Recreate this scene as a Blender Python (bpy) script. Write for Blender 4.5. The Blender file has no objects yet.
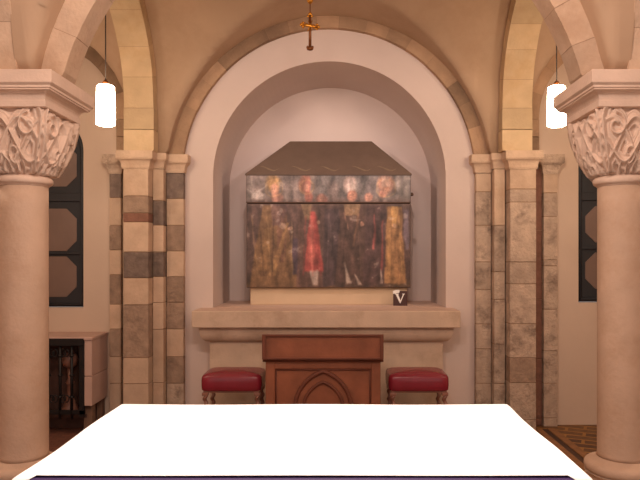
import bpy, bmesh, math, random
import numpy as np
from mathutils import Vector, noise as mnoise
random.seed(7)
scene = bpy.context.scene
COL = scene.collection
PI = math.pi

# ------------------------------------------------------------------ colour / materials
def lin(c):
    return tuple(((v/255)/12.92 if v/255 <= 0.04045 else ((v/255+0.055)/1.055)**2.4) for v in c)
def C4(c): return (*lin(c), 1)

def mat(name, rgb, rough=0.8, var=0.18, scale=4.0, bump=0.1, bscale=40.0, stain=None, island=0.0, metal=0.0, stain_amt=0.5, stain_scale=1.6, coat=0.0):
    m = bpy.data.materials.new(name); m.use_nodes = True
    nt = m.node_tree; N = nt.nodes; L = nt.links
    b = N['Principled BSDF']
    b.inputs['Roughness'].default_value = rough
    b.inputs['Metallic'].default_value = metal
    b.inputs['Coat Weight'].default_value = coat
    tc = N.new('ShaderNodeTexCoord')
    n1 = N.new('ShaderNodeTexNoise'); n1.inputs['Scale'].default_value = scale; n1.inputs['Detail'].default_value = 6
    L.new(tc.outputs['Object'], n1.inputs['Vector'])
    r = N.new('ShaderNodeValToRGB')
    base = lin(rgb)
    r.color_ramp.elements[0].position = 0.25; r.color_ramp.elements[1].position = 0.75
    r.color_ramp.elements[0].color = (*[v*(1-var) for v in base], 1)
    r.color_ramp.elements[1].color = (*[min(1, v*(1+var)) for v in base], 1)
    L.new(n1.outputs['Fac'], r.inputs['Fac'])
    out = r.outputs['Color']
    if stain:
        n2 = N.new('ShaderNodeTexNoise'); n2.inputs['Scale'].default_value = stain_scale; n2.inputs['Detail'].default_value = 8
        n2.inputs['Roughness'].default_value = 0.7
        L.new(tc.outputs['Object'], n2.inputs['Vector'])
        rr = N.new('ShaderNodeValToRGB'); rr.color_ramp.elements[0].position = 0.5; rr.color_ramp.elements[1].position = 0.68
        rr.color_ramp.elements[1].color = (stain_amt,)*3 + (1,)
        L.new(n2.outputs['Fac'], rr.inputs['Fac'])
        mx = N.new('ShaderNodeMix'); mx.data_type = 'RGBA'
        L.new(rr.outputs['Color'], mx.inputs['Factor']); L.new(out, mx.inputs['A']); mx.inputs['B'].default_value = C4(stain)
        out = mx.outputs['Result']
    if island:
        g = N.new('ShaderNodeNewGeometry')
        mp = N.new('ShaderNodeMapRange'); mp.inputs['To Min'].default_value = 1-island; mp.inputs['To Max'].default_value = 1+island*0.6
        L.new(g.outputs['Random Per Island'], mp.inputs['Value'])
        mm = N.new('ShaderNodeMix'); mm.data_type = 'RGBA'; mm.blend_type = 'MULTIPLY'; mm.inputs['Factor'].default_value = 1
        L.new(out, mm.inputs['A']); L.new(mp.outputs['Result'], mm.inputs['B'])
        out = mm.outputs['Result']
    L.new(out, b.inputs['Base Color'])
    if bump:
        n3 = N.new('ShaderNodeTexNoise'); n3.inputs['Scale'].default_value = bscale; n3.inputs['Detail'].default_value = 5
        L.new(tc.outputs['Object'], n3.inputs['Vector'])
        bp = N.new('ShaderNodeBump'); bp.inputs['Strength'].default_value = bump; bp.inputs['Distance'].default_value = 0.02
        L.new(n3.outputs['Fac'], bp.inputs['Height']); L.new(bp.outputs['Normal'], b.inputs['Normal'])
    return m

M = {}
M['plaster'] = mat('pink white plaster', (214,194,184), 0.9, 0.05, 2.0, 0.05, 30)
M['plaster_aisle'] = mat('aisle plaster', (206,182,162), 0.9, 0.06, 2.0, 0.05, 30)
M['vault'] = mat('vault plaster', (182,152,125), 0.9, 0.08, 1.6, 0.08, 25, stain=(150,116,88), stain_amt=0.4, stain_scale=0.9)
M['stone'] = mat('sandstone', (200,171,146), 0.85, 0.14, 7, 0.25, 45, stain=(164,128,98), island=0.14)
M['stone_arch'] = mat('arch sandstone', (166,134,106), 0.88, 0.15, 7, 0.3, 45, stain=(124,98,80), island=0.42)
M['stone_warm'] = mat('warm arch sandstone', (200,172,136), 0.88, 0.12, 6, 0.25, 45, stain=(176,136,88), island=0.15)
M['stone_dark'] = mat('grey tuff', (124,106,96), 0.92, 0.35, 16, 0.6, 40, stain=(142,122,104), stain_scale=7, island=0.12)
M['stone_grey'] = mat('grey brown tuff', (160,134,114), 0.92, 0.25, 14, 0.5, 40, stain=(108,90,80), stain_scale=5, island=0.12)
M['stone_blotch'] = mat('blotched pale stone', (188,164,144), 0.9, 0.22, 9, 0.7, 40, stain=(128,108,94), stain_scale=6, stain_amt=0.95, island=0.15)
M['stone_red'] = mat('red brown stone', (132,92,76), 0.9, 0.25, 14, 0.5, 40)
M['mortar'] = mat('mortar', (150,120,94), 0.95, 0.1, 10, 0.2, 60)
M['column'] = mat('column stone', (198,168,145), 0.75, 0.1, 5, 0.22, 34, stain=(178,142,112), stain_amt=0.5, stain_scale=3)
M['capital'] = mat('capital stone', (214,187,168), 0.8, 0.08, 8, 0.15, 60)
M['altar'] = mat('altar stone', (204,178,155), 0.8, 0.12, 5, 0.12, 50, stain=(160,128,102), stain_amt=0.45, stain_scale=3.2)
M['altar_top'] = mat('altar ledge', (206,176,158), 0.8, 0.06, 5, 0.05, 50)
M['plinth'] = mat('beige plinth stone', (204,178,148), 0.85, 0.08, 5, 0.1, 50)
M['shadow_stone'] = mat('shaded footing stone', (120,92,74), 0.9, 0.1, 5, 0.1, 50)  # shade below the cabinet is put into the feet's dark colour
M['wood'] = mat('red brown oak', (142,84,58), 0.55, 0.3, 5, 0.12, 30, stain=(114,64,44), stain_amt=0.5)
M['wood_dark'] = mat('dark oak moulding', (108,58,40), 0.65, 0.2, 6, 0.1, 30)
M['leather'] = mat('red leather', (132,32,48), 0.27, 0.12, 8, 0.08, 120, coat=0.2)
M['leg_wood'] = mat('turned leg wood', (140,96,80), 0.35, 0.2, 10, 0.05, 40)
M['chest_roof'] = mat('dark chest roof', (92,72,58), 0.75, 0.12, 6, 0.15, 50)
M['chest_edge'] = mat('dark chest edge', (80,56,42), 0.75, 0.2, 6, 0.15, 50)
M['iron'] = mat('wrought iron', (26,20,20), 0.5, 0.2, 10, 0.1, 40, metal=0.3)
M['recess'] = mat('dark wooden back', (84,56,46), 0.8, 0.4, 7, 0.1, 30)
M['cabinet'] = mat('pale pink stone', (190,158,144), 0.85, 0.08, 5, 0.1, 50)
M['lead'] = mat('dark window frame', (34,35,40), 0.6, 0.15, 6, 0.05, 40)
M['pane'] = mat('dim brown glass', (120,98,88), 0.35, 0.15, 3, 0.1, 14)
M['gold'] = mat('brass', (196,132,48), 0.3, 0.2, 20, 0.05, 40, metal=0.85)
M['gold_dark'] = mat('aged brass', (120,70,34), 0.4, 0.2, 20, 0.05, 40, metal=0.6)
M['cord'] = mat('dark cord', (52,36,28), 0.7, 0.1, 10, 0)
M['cloth'] = mat('white linen', (246,244,242), 0.85, 0.01, 3, 0.03, 200)
M['purple'] = mat('purple silk', (46,20,72), 0.6, 0.15, 6, 0.05, 100)
M['card'] = mat('dark brown card', (70,40,36), 0.5, 0.1, 10, 0)
M['white'] = mat('white paint', (240,236,230), 0.5, 0.02, 10, 0)
M['step'] = mat('step stone', (150,120,98), 0.8, 0.12, 4, 0.1, 40)

def emissive(name, rgb, strength):
    m = bpy.data.materials.new(name); m.use_nodes = True
    b = m.node_tree.nodes['Principled BSDF']
    b.inputs['Base Color'].default_value = (0.9,0.85,0.75,1)
    b.inputs['Roughness'].default_value = 0.3
    b.inputs['Emission Color'].default_value = (*rgb, 1)
    b.inputs['Emission Strength'].default_value = strength
    return m
M['shade'] = emissive('lit opal glass', (1.0,0.78,0.54), 36.0)

def attr_mat(name, rough=0.6):
    """painted wood: colours from the mesh's own colour attribute, worn by noise"""
    m = bpy.data.materials.new(name); m.use_nodes = True
    nt = m.node_tree; N = nt.nodes; L = nt.links; b = N['Principled BSDF']
    b.inputs['Roughness'].default_value = rough
    a = N.new('ShaderNodeAttribute'); a.attribute_name = 'paint'
    tc = N.new('ShaderNodeTexCoord')
    n = N.new('ShaderNodeTexNoise'); n.inputs['Scale'].default_value = 26; n.inputs['Detail'].default_value = 8; n.inputs['Roughness'].default_value = 0.75
    L.new(tc.outputs['Object'], n.inputs['Vector'])
    r = N.new('ShaderNodeValToRGB'); r.color_ramp.elements[0].position = 0.3; r.color_ramp.elements[1].position = 0.72
    r.color_ramp.elements[0].color = (0.62,0.6,0.58,1); r.color_ramp.elements[1].color = (1.32,1.3,1.26,1)
    L.new(n.outputs['Fac'], r.inputs['Fac'])
    mm = N.new('ShaderNodeMix'); mm.data_type = 'RGBA'; mm.blend_type = 'MULTIPLY'; mm.inputs['Factor'].default_value = 1
    L.new(a.outputs['Color'], mm.inputs['A']); L.new(r.outputs['Color'], mm.inputs['B'])
    L.new(mm.outputs['Result'], b.inputs['Base Color'])
    return m
M['paint'] = attr_mat('worn painted panel')

def floor_mat():
    m = bpy.data.materials.new('patterned tile floor'); m.use_nodes = True
    nt = m.node_tree; N = nt.nodes; L = nt.links; b = N['Principled BSDF']
    b.inputs['Roughness'].default_value = 0.55
    tc = N.new('ShaderNodeTexCoord')
    mp = N.new('ShaderNodeMapping'); mp.inputs['Rotation'].default_value = (0,0,0.42)
    L.new(tc.outputs['Object'], mp.inputs['Vector'])
    w = N.new('ShaderNodeTexBrick'); w.inputs['Scale'].default_value = 3.4
    w.inputs['Color1'].default_value = C4((80,54,44)); w.inputs['Color2'].default_value = C4((122,88,54)); w.inputs['Mortar'].default_value = C4((164,120,62))
    w.inputs['Mortar Size'].default_value = 0.05; w.inputs['Brick Width'].default_value = 1.1; w.inputs['Row Height'].default_value = 0.42
    L.new(mp.outputs['Vector'], w.inputs['Vector'])
    n = N.new('ShaderNodeTexNoise'); n.inputs['Scale'].default_value = 14; n.inputs['Detail'].default_value = 5
    L.new(tc.outputs['Object'], n.inputs['Vector'])
    r = N.new('ShaderNodeValToRGB'); r.color_ramp.elements[0].color = (0.45,0.42,0.4,1); r.color_ramp.elements[1].color = (1.3,1.25,1.2,1)
    L.new(n.outputs['Fac'], r.inputs['Fac'])
    mm = N.new('ShaderNodeMix'); mm.data_type = 'RGBA'; mm.blend_type = 'MULTIPLY'; mm.inputs['Factor'].default_value = 1
    L.new(w.outputs['Color'], mm.inputs['A']); L.new(r.outputs['Color'], mm.inputs['B'])
    # plain reddish brick paving in the left aisle, left of x = -1.9
    br = N.new('ShaderNodeTexBrick'); br.inputs['Scale'].default_value = 5
    br.inputs['Color1'].default_value = C4((128,84,68)); br.inputs['Color2'].default_value = C4((112,74,60)); br.inputs['Mortar'].default_value = C4((92,60,50))
    L.new(tc.outputs['Object'], br.inputs['Vector'])
    sx = N.new('ShaderNodeSeparateXYZ'); L.new(tc.outputs['Object'], sx.inputs['Vector'])
    lt = N.new('ShaderNodeMath'); lt.operation = 'LESS_THAN'; lt.inputs[1].default_value = -1.3; L.new(sx.outputs['X'], lt.inputs[0])
    m2 = N.new('ShaderNodeMix'); m2.data_type = 'RGBA'
    L.new(lt.outputs[0], m2.inputs['Factor']); L.new(mm.outputs['Result'], m2.inputs['A']); L.new(br.outputs['Color'], m2.inputs['B'])
    L.new(m2.outputs['Result'], b.inputs['Base Color'])
    return m
M['floor'] = floor_mat()

# ------------------------------------------------------------------ mesh builder
class MB:
    def __init__(s): s.v=[]; s.f=[]; s.m=[]; s.sm=[]
    def add(s, vs, fs, mi=0, smooth=False):
        o=len(s.v); s.v += [tuple(map(float,p)) for p in vs]
        for f in fs: s.f.append(tuple(i+o for i in f)); s.m.append(mi); s.sm.append(smooth)
    def box(s, x0,x1,y0,y1,z0,z1, mi=0, c=0.0):
        """box with chamfered edges of size c"""
        if c <= 0:
            vs=[(x,y,z) for z in (z0,z1) for y in (y0,y1) for x in (x0,x1)]
            s.add(vs,[(0,2,3,1),(4,5,7,6),(0,1,5,4),(1,3,7,5),(3,2,6,7),(2,0,4,6)],mi); return
        bm=bmesh.new(); bmesh.ops.create_cube(bm,size=1)
        bmesh.ops.scale(bm,vec=(x1-x0,y1-y0,z1-z0),verts=bm.verts)
        bmesh.ops.translate(bm,vec=((x0+x1)/2,(y0+y1)/2,(z0+z1)/2),verts=bm.verts)
        bmesh.ops.bevel(bm,geom=list(bm.edges),offset=c,segments=2,affect='EDGES',profile=0.5)
        bm.verts.index_update()
        s.add([v.co[:] for v in bm.verts],[[v.index for v in f.verts] for f in bm.faces],mi); bm.free()
    def grid(s, P, mi=0, smooth=True, closed_u=False, flip=False):
        """P[i][j] points"""
        ni=len(P); nj=len(P[0]); vs=[p for row in P for p in row]; fs=[]
        for i in range(ni if closed_u else ni-1):
            for j in range(nj-1):
                a=i*nj+j; b=((i+1)%ni)*nj+j
                q=(a,b,b+1,a+1); fs.append(q[::-1] if flip else q)
        s.add(vs,fs,mi,smooth)
    def lathe(s, cx,cy, prof, n=48, mi=0, smooth=True, caps=True):
        P=[[(cx+r*math.cos(2*PI*i/n),cy+r*math.sin(2*PI*i/n),z) for r,z in prof] for i in range(n)]
        s.grid(P,mi,smooth,closed_u=True)
        if caps:
            r,z=prof[0]
            if r>1e-5: s.add([(cx+r*math.cos(-2*PI*i/n),cy+r*math.sin(-2*PI*i/n),z) for i in range(n)],[tuple(range(n))],mi)
            r,z=prof[-1]
            if r>1e-5: s.add([(cx+r*math.cos(2*PI*i/n),cy+r*math.sin(2*PI*i/n),z) for i in range(n)],[tuple(range(n))],mi)
    def tube(s, pts, r, n=10, mi=0, smooth=True):
        pts=[Vector(p) for p in pts]; R = r if isinstance(r,(list,tuple)) else [r]*len(pts)
        rings=[]; up=None
        for i,p in enumerate(pts):
            t=(pts[min(i+1,len(pts)-1)]-pts[max(i-1,0)]).normalized()
            if up is None: up = Vector((0,0,1)) if abs(t.z)<0.9 else Vector((1,0,0))
            a=(up-t*up.dot(t)).normalized(); up=a; b=t.cross(a)
            rings.append([p+(a*math.cos(2*PI*k/n)+b*math.sin(2*PI*k/n))*R[i] for k in range(n)])
        vs=[q for ring in rings for q in ring]; fs=[]
        for i in range(len(pts)-1):
            for k in range(n): fs.append((i*n+k,i*n+(k+1)%n,(i+1)*n+(k+1)%n,(i+1)*n+k))
        s.add(vs,fs,mi,smooth)
        s.add(rings[0][::-1],[tuple(range(n))],mi); s.add(rings[-1],[tuple(range(n))],mi)
    def sphere(s,c,r,mi=0,n=16,sq=(1,1,1)):
        P=[[(c[0]+sq[0]*r*math.sin(PI*j/(n//2))*math.cos(2*PI*i/n),c[1]+sq[1]*r*math.sin(PI*j/(n//2))*math.sin(2*PI*i/n),c[2]-sq[2]*r*math.cos(PI*j/(n//2))) for j in range(n//2+1)] for i in range(n)]
        s.grid(P,mi,True,closed_u=True)
    def prism(s, poly, axis, a0,a1, mi=0):
        """poly in the two other axes, extruded along axis"""
        def P(p,a): return {'x':(a,p[0],p[1]),'y':(p[0],a,p[1]),'z':(p[0],p[1],a)}[axis]
        n=len(poly); vs=[P(p,a0) for p in poly]+[P(p,a1) for p in poly]
        fs=[tuple(range(n)),tuple(range(2*n-1,n-1,-1))]+[(i,i+n,(i+1)%n+n,(i+1)%n) for i in range(n)]
        s.add(vs,fs,mi)
    def build(s,name,mats,parent=None,merge=True):
        if not isinstance(mats,(list,tuple)): mats=[mats]
        off=Vector(parent['_w']) if parent is not None else Vector((0,0,0))
        me=bpy.data.meshes.new(name); me.from_pydata([tuple(Vector(p)-off) for p in s.v],[],s.f)
        for m in mats: me.materials.append(m)
        me.polygons.foreach_set('material_index',s.m); me.polygons.foreach_set('use_smooth',s.sm)
        if merge:
            bm=bmesh.new(); bm.from_mesh(me); bmesh.ops.remove_doubles(bm,verts=bm.verts,dist=1e-5)
            bmesh.ops.recalc_face_normals(bm,faces=bm.faces); bm.to_mesh(me); bm.free()
        me.update()
        o=bpy.data.objects.new(name,me); COL.objects.link(o)
        o['_w']=tuple(off)
        if parent is not None: o.parent=parent
        return o

def tag(o,label=None,cat=None,group=None,kind=None):
    if label: o['label']=label
    if cat: o['category']=cat
    if group: o['group']=group
    if kind: o['kind']=kind
    return o
def thing(name,label,cat,loc,group=None):
    o=bpy.data.objects.new(name,None); COL.objects.link(o); o.location=loc; o['_w']=tuple(loc); o.empty_display_size=0.1
    return tag(o,label,cat,group)
def copy_tree(o,parent=None):
    c=o.copy(); COL.objects.link(c)
    if parent is not None: c.parent=parent
    for ch in list(o.children): copy_tree(ch,c)
    return c
def struct(o): o['kind']='structure'; return o

ZS=2.64      # springing height of all the vaults
YW=6.10      # face of the end wall

# ------------------------------------------------------------------ setting
b=MB(); b.box(-3.75,3.75,-2.5,7.3,-0.12,0.0); struct(b.build('floor',M['floor']))
b=MB(); b.box(2.04,2.10,3.2,5.9,0.0,0.012,1); b.box(1.98,2.04,3.2,5.9,0.0,0.02,0); b.box(2.10,2.17,3.2,5.9,0.0,0.02,0)
struct(b.build('trim_2',[mat('brown border tile',(140,98,62),0.6,0.25,12),mat('dark border tile',(70,48,38),0.6,0.2,12)]))
b=MB(); b.box(-1.35,1.37,4.75,6.1,0.0,0.15,0,0.012); struct(b.build('trim_1',M['step']))

def wall_with_arch(b,x0,x1,z0,z1,cx,r,zsill,zspr,y,depth,back=True,n=40):
    """wall face at y with a round-headed recess; jambs, sill and soffit run back by depth"""
    arch=[(cx-r,zsill),(cx-r,(zsill+zspr)/2)]+[(cx-r*math.cos(PI*i/n),zspr+r*math.sin(PI*i/n)) for i in range(n+1)]+[(cx+r,(zsill+zspr)/2),(cx+r,zsill)]
    def outer(p):
        if p[1]<=zspr+1e-6: return (x0 if p[0]<cx else x1, p[1])
        dx,dz=p[0]-cx,p[1]-zspr
        t=1e9
        if dx<0: t=min(t,(x0-cx)/dx)
        if dx>0: t=min(t,(x1-cx)/dx)
        if dz>0: t=min(t,(z1-zspr)/dz)
        return (cx+dx*t,zspr+dz*t)
    out=[outer(p) for p in arch]
    for i in range(len(arch)-1):
        q=[arch[i],arch[i+1],out[i+1],out[i]]
        b.add([(p[0],y,p[1]) for p in q],[(0,1,2,3)])
        o0,o1=out[i],out[i+1]                         # fill the corner of the rectangle
        if abs(o0[0]-o1[0])>1e-6 and abs(o0[1]-o1[1])>1e-6:
            cxr = x0 if min(o0[0],o1[0])<=x0+1e-6 else x1
            b.add([(o0[0],y,o0[1]),(o1[0],y,o1[1]),(cxr,y,z1)],[(0,1,2)])
    b.add([(x0,y,z0),(x1,y,z0),(x1,y,zsill),(cx+r,y,zsill),(cx-r,y,zsill),(x0,y,zsill)],[(0,1,2,3,4,5)])
    # reveal
    for i in range(len(arch)-1):
        p,q=arch[i],arch[i+1]
        b.add([(p[0],y,p[1]),(p[0],y+depth,p[1]),(q[0],y+depth,q[1]),(q[0],y,q[1])],[(0,1,2,3)],0,smooth=(1<i<len(arch)-3))
    b.add([(cx-r,y,zsill),(cx+r,y,zsill),(cx+r,y+depth,zsill),(cx-r,y+depth,zsill)],[(0,1,2,3)])
    if back: b.add([(p[0],y+depth,p[1]) for p in arch],[tuple(range(len(arch)))])

b=MB(); wall_with_arch(b,-1.62,1.64,0,4.15,0.025,1.145,1.15,2.43,YW,0.96,n=64)
struct(b.build('wall_back',M['plaster'],merge=False))
b=MB(); wall_with_arch(b,-3.7,-1.62,0,4.3,-2.73,0.335,1.15,2.70,YW,0.10,back=False)
struct(b.build('wall_back.001',M['plaster_aisle'],merge=False))
b=MB(); wall_with_arch(b,1.64,3.7,0,4.3,2.81,0.335,1.20,2.70,YW,0.10,back=False)
struct(b.build('wall_back.002',M['plaster_aisle'],merge=False))
b=MB(); b.box(-3.8,-3.7,-2.5,YW,0,4.3); struct(b.build('wall_left',M['plaster_aisle']))
b=MB(); b.box(3.7,3.8,-2.5,YW,0,4.3); struct(b.build('wall_right',M['plaster_aisle']))

# windows: dark frame, two cross bars, three octagonal panes
def make_window(name,cx,zsill,zspr,r,octs,bars):
    y=YW+0.06
    w=MB(); n=28
    poly=[(cx-r+0.005,zsill+0.005),(cx+r-0.005,zsill+0.005)]+[(cx+(r-0.005)*math.cos(PI*i/n),zspr+(r-0.005)*math.sin(PI*i/n)) for i in range(n+1)]
    w.prism(poly,'y',y,y+0.035)
    o=struct(w.build(name,M['lead']))
    fr=MB()
    pts=[(cx-r+0.03,y-0.012,zsill+0.03)]+[(cx-(r-0.03)*math.cos(PI*i/n),y-0.012,zspr+(r-0.03)*math.sin(PI*i/n)) for i in range(n+1)]+[(cx+r-0.03,y-0.012,zsill+0.03),(cx-r+0.03,y-0.012,zsill+0.03)]
    fr.tube(pts,0.024,8,0); fr.build('frame',M['lead'],o)
    for z0,z1 in bars:
        q=MB(); q.box(cx-r+0.03,cx+r-0.03,y-0.02,y,z0,z1,0,0.005); q.build('crossbar',M['lead'],o)
    for zc,h in octs:
        q=MB(); a=0.245; c=0.10; h2=h/2
        poly=[(cx-a+c,zc-h2),(cx+a-c,zc-h2),(cx+a,zc-h2+c),(cx+a,zc+h2-c),(cx+a-c,zc+h2),(cx-a+c,zc+h2),(cx-a,zc+h2-c),(cx-a,zc-h2+c)]
        q.prism(poly,'y',y-0.006,y+0.002); q.build('pane',M['pane'],o)
make_window('window_1',-2.73,1.15,2.70,0.335,[(1.455,0.40),(1.92,0.42),(2.56,0.42)],[(1.675,1.70),(2.20,2.28)])
make_window('window_2',2.81,1.20,2.70,0.335,[(1.515,0.36),(1.975,0.36),(2.56,0.40)],[(1.725,1.75),(2.21,2.29)])

# ------------------------------------------------------------------ vaults
def vault(name,x0,x1,y0,y1,cx,R,zc,cy,ry,bz,zst,mt):
    """groin vault: the higher of two crossing barrels"""
    t=np.linspace(0,1,61); e=0.5-0.5*np.cos(PI*t)
    xs=x0+(x1-x0)*e; ys=y0+(y1-y0)*e
    P=[]
    for x in xs:
        row=[]
        for y in ys:
            h=ZS
            d=1-((x-cx)/R)**2
            if d>0: h=max(h,zc+R*math.sqrt(d))
            d=1-((y-cy)/ry)**2
            if d>0: h=max(h,zst+bz*math.sqrt(d))
            row.append((x,y,h))
        P.append(row)
    v=MB(); v.grid(P,0,True)
    o=v.build(name,mt,merge=False)
    return struct(o)
VC=dict(cy=4.79,ry=1.13,bz=1.13,zst=3.04)
VF=dict(cy=0.95,ry=2.34,bz=1.53,zst=ZS)
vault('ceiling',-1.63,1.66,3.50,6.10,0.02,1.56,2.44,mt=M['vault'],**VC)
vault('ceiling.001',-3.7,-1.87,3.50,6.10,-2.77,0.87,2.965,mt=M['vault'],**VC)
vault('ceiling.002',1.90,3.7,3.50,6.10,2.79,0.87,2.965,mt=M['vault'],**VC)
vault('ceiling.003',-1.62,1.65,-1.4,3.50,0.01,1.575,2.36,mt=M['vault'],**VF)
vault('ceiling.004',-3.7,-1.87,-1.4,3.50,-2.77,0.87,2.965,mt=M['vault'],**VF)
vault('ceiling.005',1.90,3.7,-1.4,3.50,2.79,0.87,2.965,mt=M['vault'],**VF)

# ------------------------------------------------------------------ arches of voussoirs
def arch(name,plane,c,zc,ai,bi,th,t0,t1,nb,stone,label,zfoot=ZS,gap=0.003):
    """arch ring in plane 'x' (spans x) or 'y' (spans y); t0..t1 is its depth across"""
    ang=math.asin(max(-1,min(1,(zfoot-zc)/(bi+th)))) if zfoot>zc else 0
    a=MB(); ao,bo=ai+th,bi+th
    def P(u,z,t): return (u,t,z) if plane=='x' else (t,u,z)
    def sector(f0,f1,i_in,i_out,tt0,tt1,mi):
        k=max(4,int(abs(f1-f0)*18)); vs=[]; fs=[]
        for j in range(k+1):
            f=f0+(f1-f0)*j/k
            for (A,B) in ((ai+i_in,bi+i_in),(ao-i_out,bo-i_out)):
                for t in (tt0,tt1): vs.append(P(c-A*math.cos(f),max(zfoot+0.001,zc+B*math.sin(f)),t))
        for j in range(k):
            o=j*4; n_=o+4
            fs += [(o,o+1,n_+1,n_),(o+2,n_+2,n_+3,o+3),(o,n_,n_+2,o+2),(o+1,o+3,n_+3,n_+1)]
        fs += [(0,2,3,1),(k*4,k*4+1,k*4+3,k*4+2)]
        a.add(vs,fs,mi)
    tot=PI-2*ang
    wts=[random.uniform(0.8,1.25) for _ in range(nb)]; W=sum(wts); f=ang
    for w in wts:
        f1=f+tot*w/W; da=gap/ai*0.5
        sector(f+da,f1-da,random.uniform(0,0.004),0,t0+random.uniform(0,0.004),t1-random.uniform(0,0.004),0); f=f1
    sector(ang,PI-ang,0.005,0.005,t0+0.005,t1-0.005,1)
    if zc>zfoot:           # stilted legs
        for s in (-1,1):
            zz=zfoot
            for q in range(2):
                z1=zfoot+(zc-zfoot)*(q+1)/2
                u0,u1=sorted((c+s*ai,c+s*ao))
                if plane=='x': a.box(u0,u1,t0,t1,zz+0.003,z1-0.003,0)
                else: a.box(t0,t1,u0,u1,zz+0.003,z1-0.003,0)
                zz=z1
    o=a.build(name,[stone,M['mortar']])
    return tag(o,label,'arch')
XL,XR=-1.75,1.78
arch('stone_arch','x',0.02,2.46,1.425,1.425,0.155,6.035,6.10,17,M['stone_arch'],'round stone wall arch framing the plaster niche above the altar')
arch('stone_arch','x',0.012,2.28,1.466,1.466,0.19,3.40,3.57,15,M['stone'],'wide stone arch springing from both carved capitals, crown above the frame')
arch('stone_arch','y',4.79,3.04,0.99,0.99,0.2,XL-0.14,XL+0.14,11,M['stone_warm'],'yellowish stone arch over the left lamp, from left column to striped pilaster')
arch('stone_arch','y',4.79,3.04,0.99,0.99,0.2,XR-0.14,XR+0.14,11,M['stone_warm'],'yellowish stone arch over the right lamp, from right column to pale pilaster')
arch('stone_arch','y',0.95,ZS,2.34,1.40,0.18,XL-0.14,XL+0.14,17,M['stone'],'stone arch at top left corner rising towards the viewer from the left capital')
arch('stone_arch','y',0.95,ZS,2.34,1.40,0.18,XR-0.14,XR+0.14,17,M['stone'],'stone arch at top right corner rising towards the viewer from the right capital')
arch('stone_arch','x',-2.77,2.98,0.74,0.74,0.14,5.98,6.10,9,M['stone_arch'],'small stone wall arch above the left window, behind the left lamp')
arch('stone_arch','x',2.79,2.98,0.74,0.74,0.14,5.98,6.10,9,M['stone_arch'],'small stone wall arch above the right window, behind the right lamp')

# ------------------------------------------------------------------ columns with carved capitals
def seg_curves():
    """raised vine pattern on one capital face: u in -1..1, v in 0..1"""
    cs=[]
    def spiral(cx,cy,r0,turns,a0,sgn,w,amp):
        cs.append(([(cx+r0*(1-0.8*t)*math.cos(a0+sgn*turns*2*PI*t),cy+0.75*r0*(1-0.8*t)*math.sin(a0+sgn*turns*2*PI*t)) for t in np.linspace(0,1,40)],w,amp))
    def bez(p,w,amp):
        pts=[]
        for t in np.linspace(0,1,24):
            q=[Vector(x) for x in p]
            while len(q)>1: q=[q[i].lerp(q[i+1],t) for i in range(len(q)-1)]
            pts.append(tuple(q[0]))
        cs.append((pts,w,amp))
    us=np.linspace(-1.05,1.05,90)
    for k in range(3):
        cs.append(([(u,0.50+0.32*math.sin(2*PI*u*0.55+2*PI*k/3)) for u in us],0.125,1.0-0.08*k))
    for s in (-1,1):
        spiral(s*0.66,0.70,0.26,1.1,PI/2,s,0.09,1.1)
        spiral(s*0.30,0.30,0.20,1.0,-PI/2,-s,0.08,1.0)
        bez([(s*0.98,0.04),(s*0.82,0.3),(s*1.05,0.7),(s*0.88,0.98)],0.10,1.2)
        for k in range(4):
            x=s*(0.14+0.24*k); bez([(x,0.02),(x+s*0.05,0.10),(x-s*0.10,0.20)],0.06,0.9)
    return cs
CURVES=seg_curves()
def capital_pts(cx,cy,z0,z1,r0,h1,nper=104,nv=76):
    """square-topped bell lofted from a round neck, with the vine relief"""
    us=np.linspace(-1,1,nper,endpoint=False); vs=np.linspace(0,1,nv)
    U,V=np.meshgrid(us,vs,indexing='ij'); H=np.zeros_like(U)
    for pts,w,amp in CURVES:
        D=np.full(U.shape,9.0)
        for (xa,ya),(xb,yb) in zip(pts,pts[1:]):
            dx,dy=xb-xa,yb-ya; t=np.clip(((U-xa)*dx+(V-ya)*dy)/(dx*dx+dy*dy+1e-9),0,1)
            D=np.minimum(D,np.hypot(U-xa-t*dx,V-ya-t*dy))
        prof=np.clip(1-(D/w)**2,0,1)**0.5*amp*(0.72+0.28*np.cos(D/w*6.3))
        H=np.maximum(H,prof)
    H*=np.clip(V/0.04,0,1)*np.clip((1-V)/0.05,0,1)
    rows=[]
    for face in range(4):
        for i,u in enumerate(us):
            row=[]
            th=face*PI/2+ (u)*PI/4
            for j,v in enumerate(vs):
                c_=(r0*math.cos(th),r0*math.sin(th))
                a=face*PI/2; d=1.0; tx=math.tan(u*PI/4)
                sq=(h1*(math.cos(a)-tx*math.sin(a)),h1*(math.sin(a)+tx*math.cos(a)))
                k=v**0.85
                x=c_[0]*(1-k)+sq[0]*k; y=c_[1]*(1-k)+sq[1]*k
                L=math.hypot(x,y); n=0.052*H[i,j]-0.012+0.022*math.sin(PI*v)
                row.append((cx+x*(1+n/L),cy+y*(1+n/L),z0+(z1-z0)*v))
            rows.append(row)
    return rows
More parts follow.
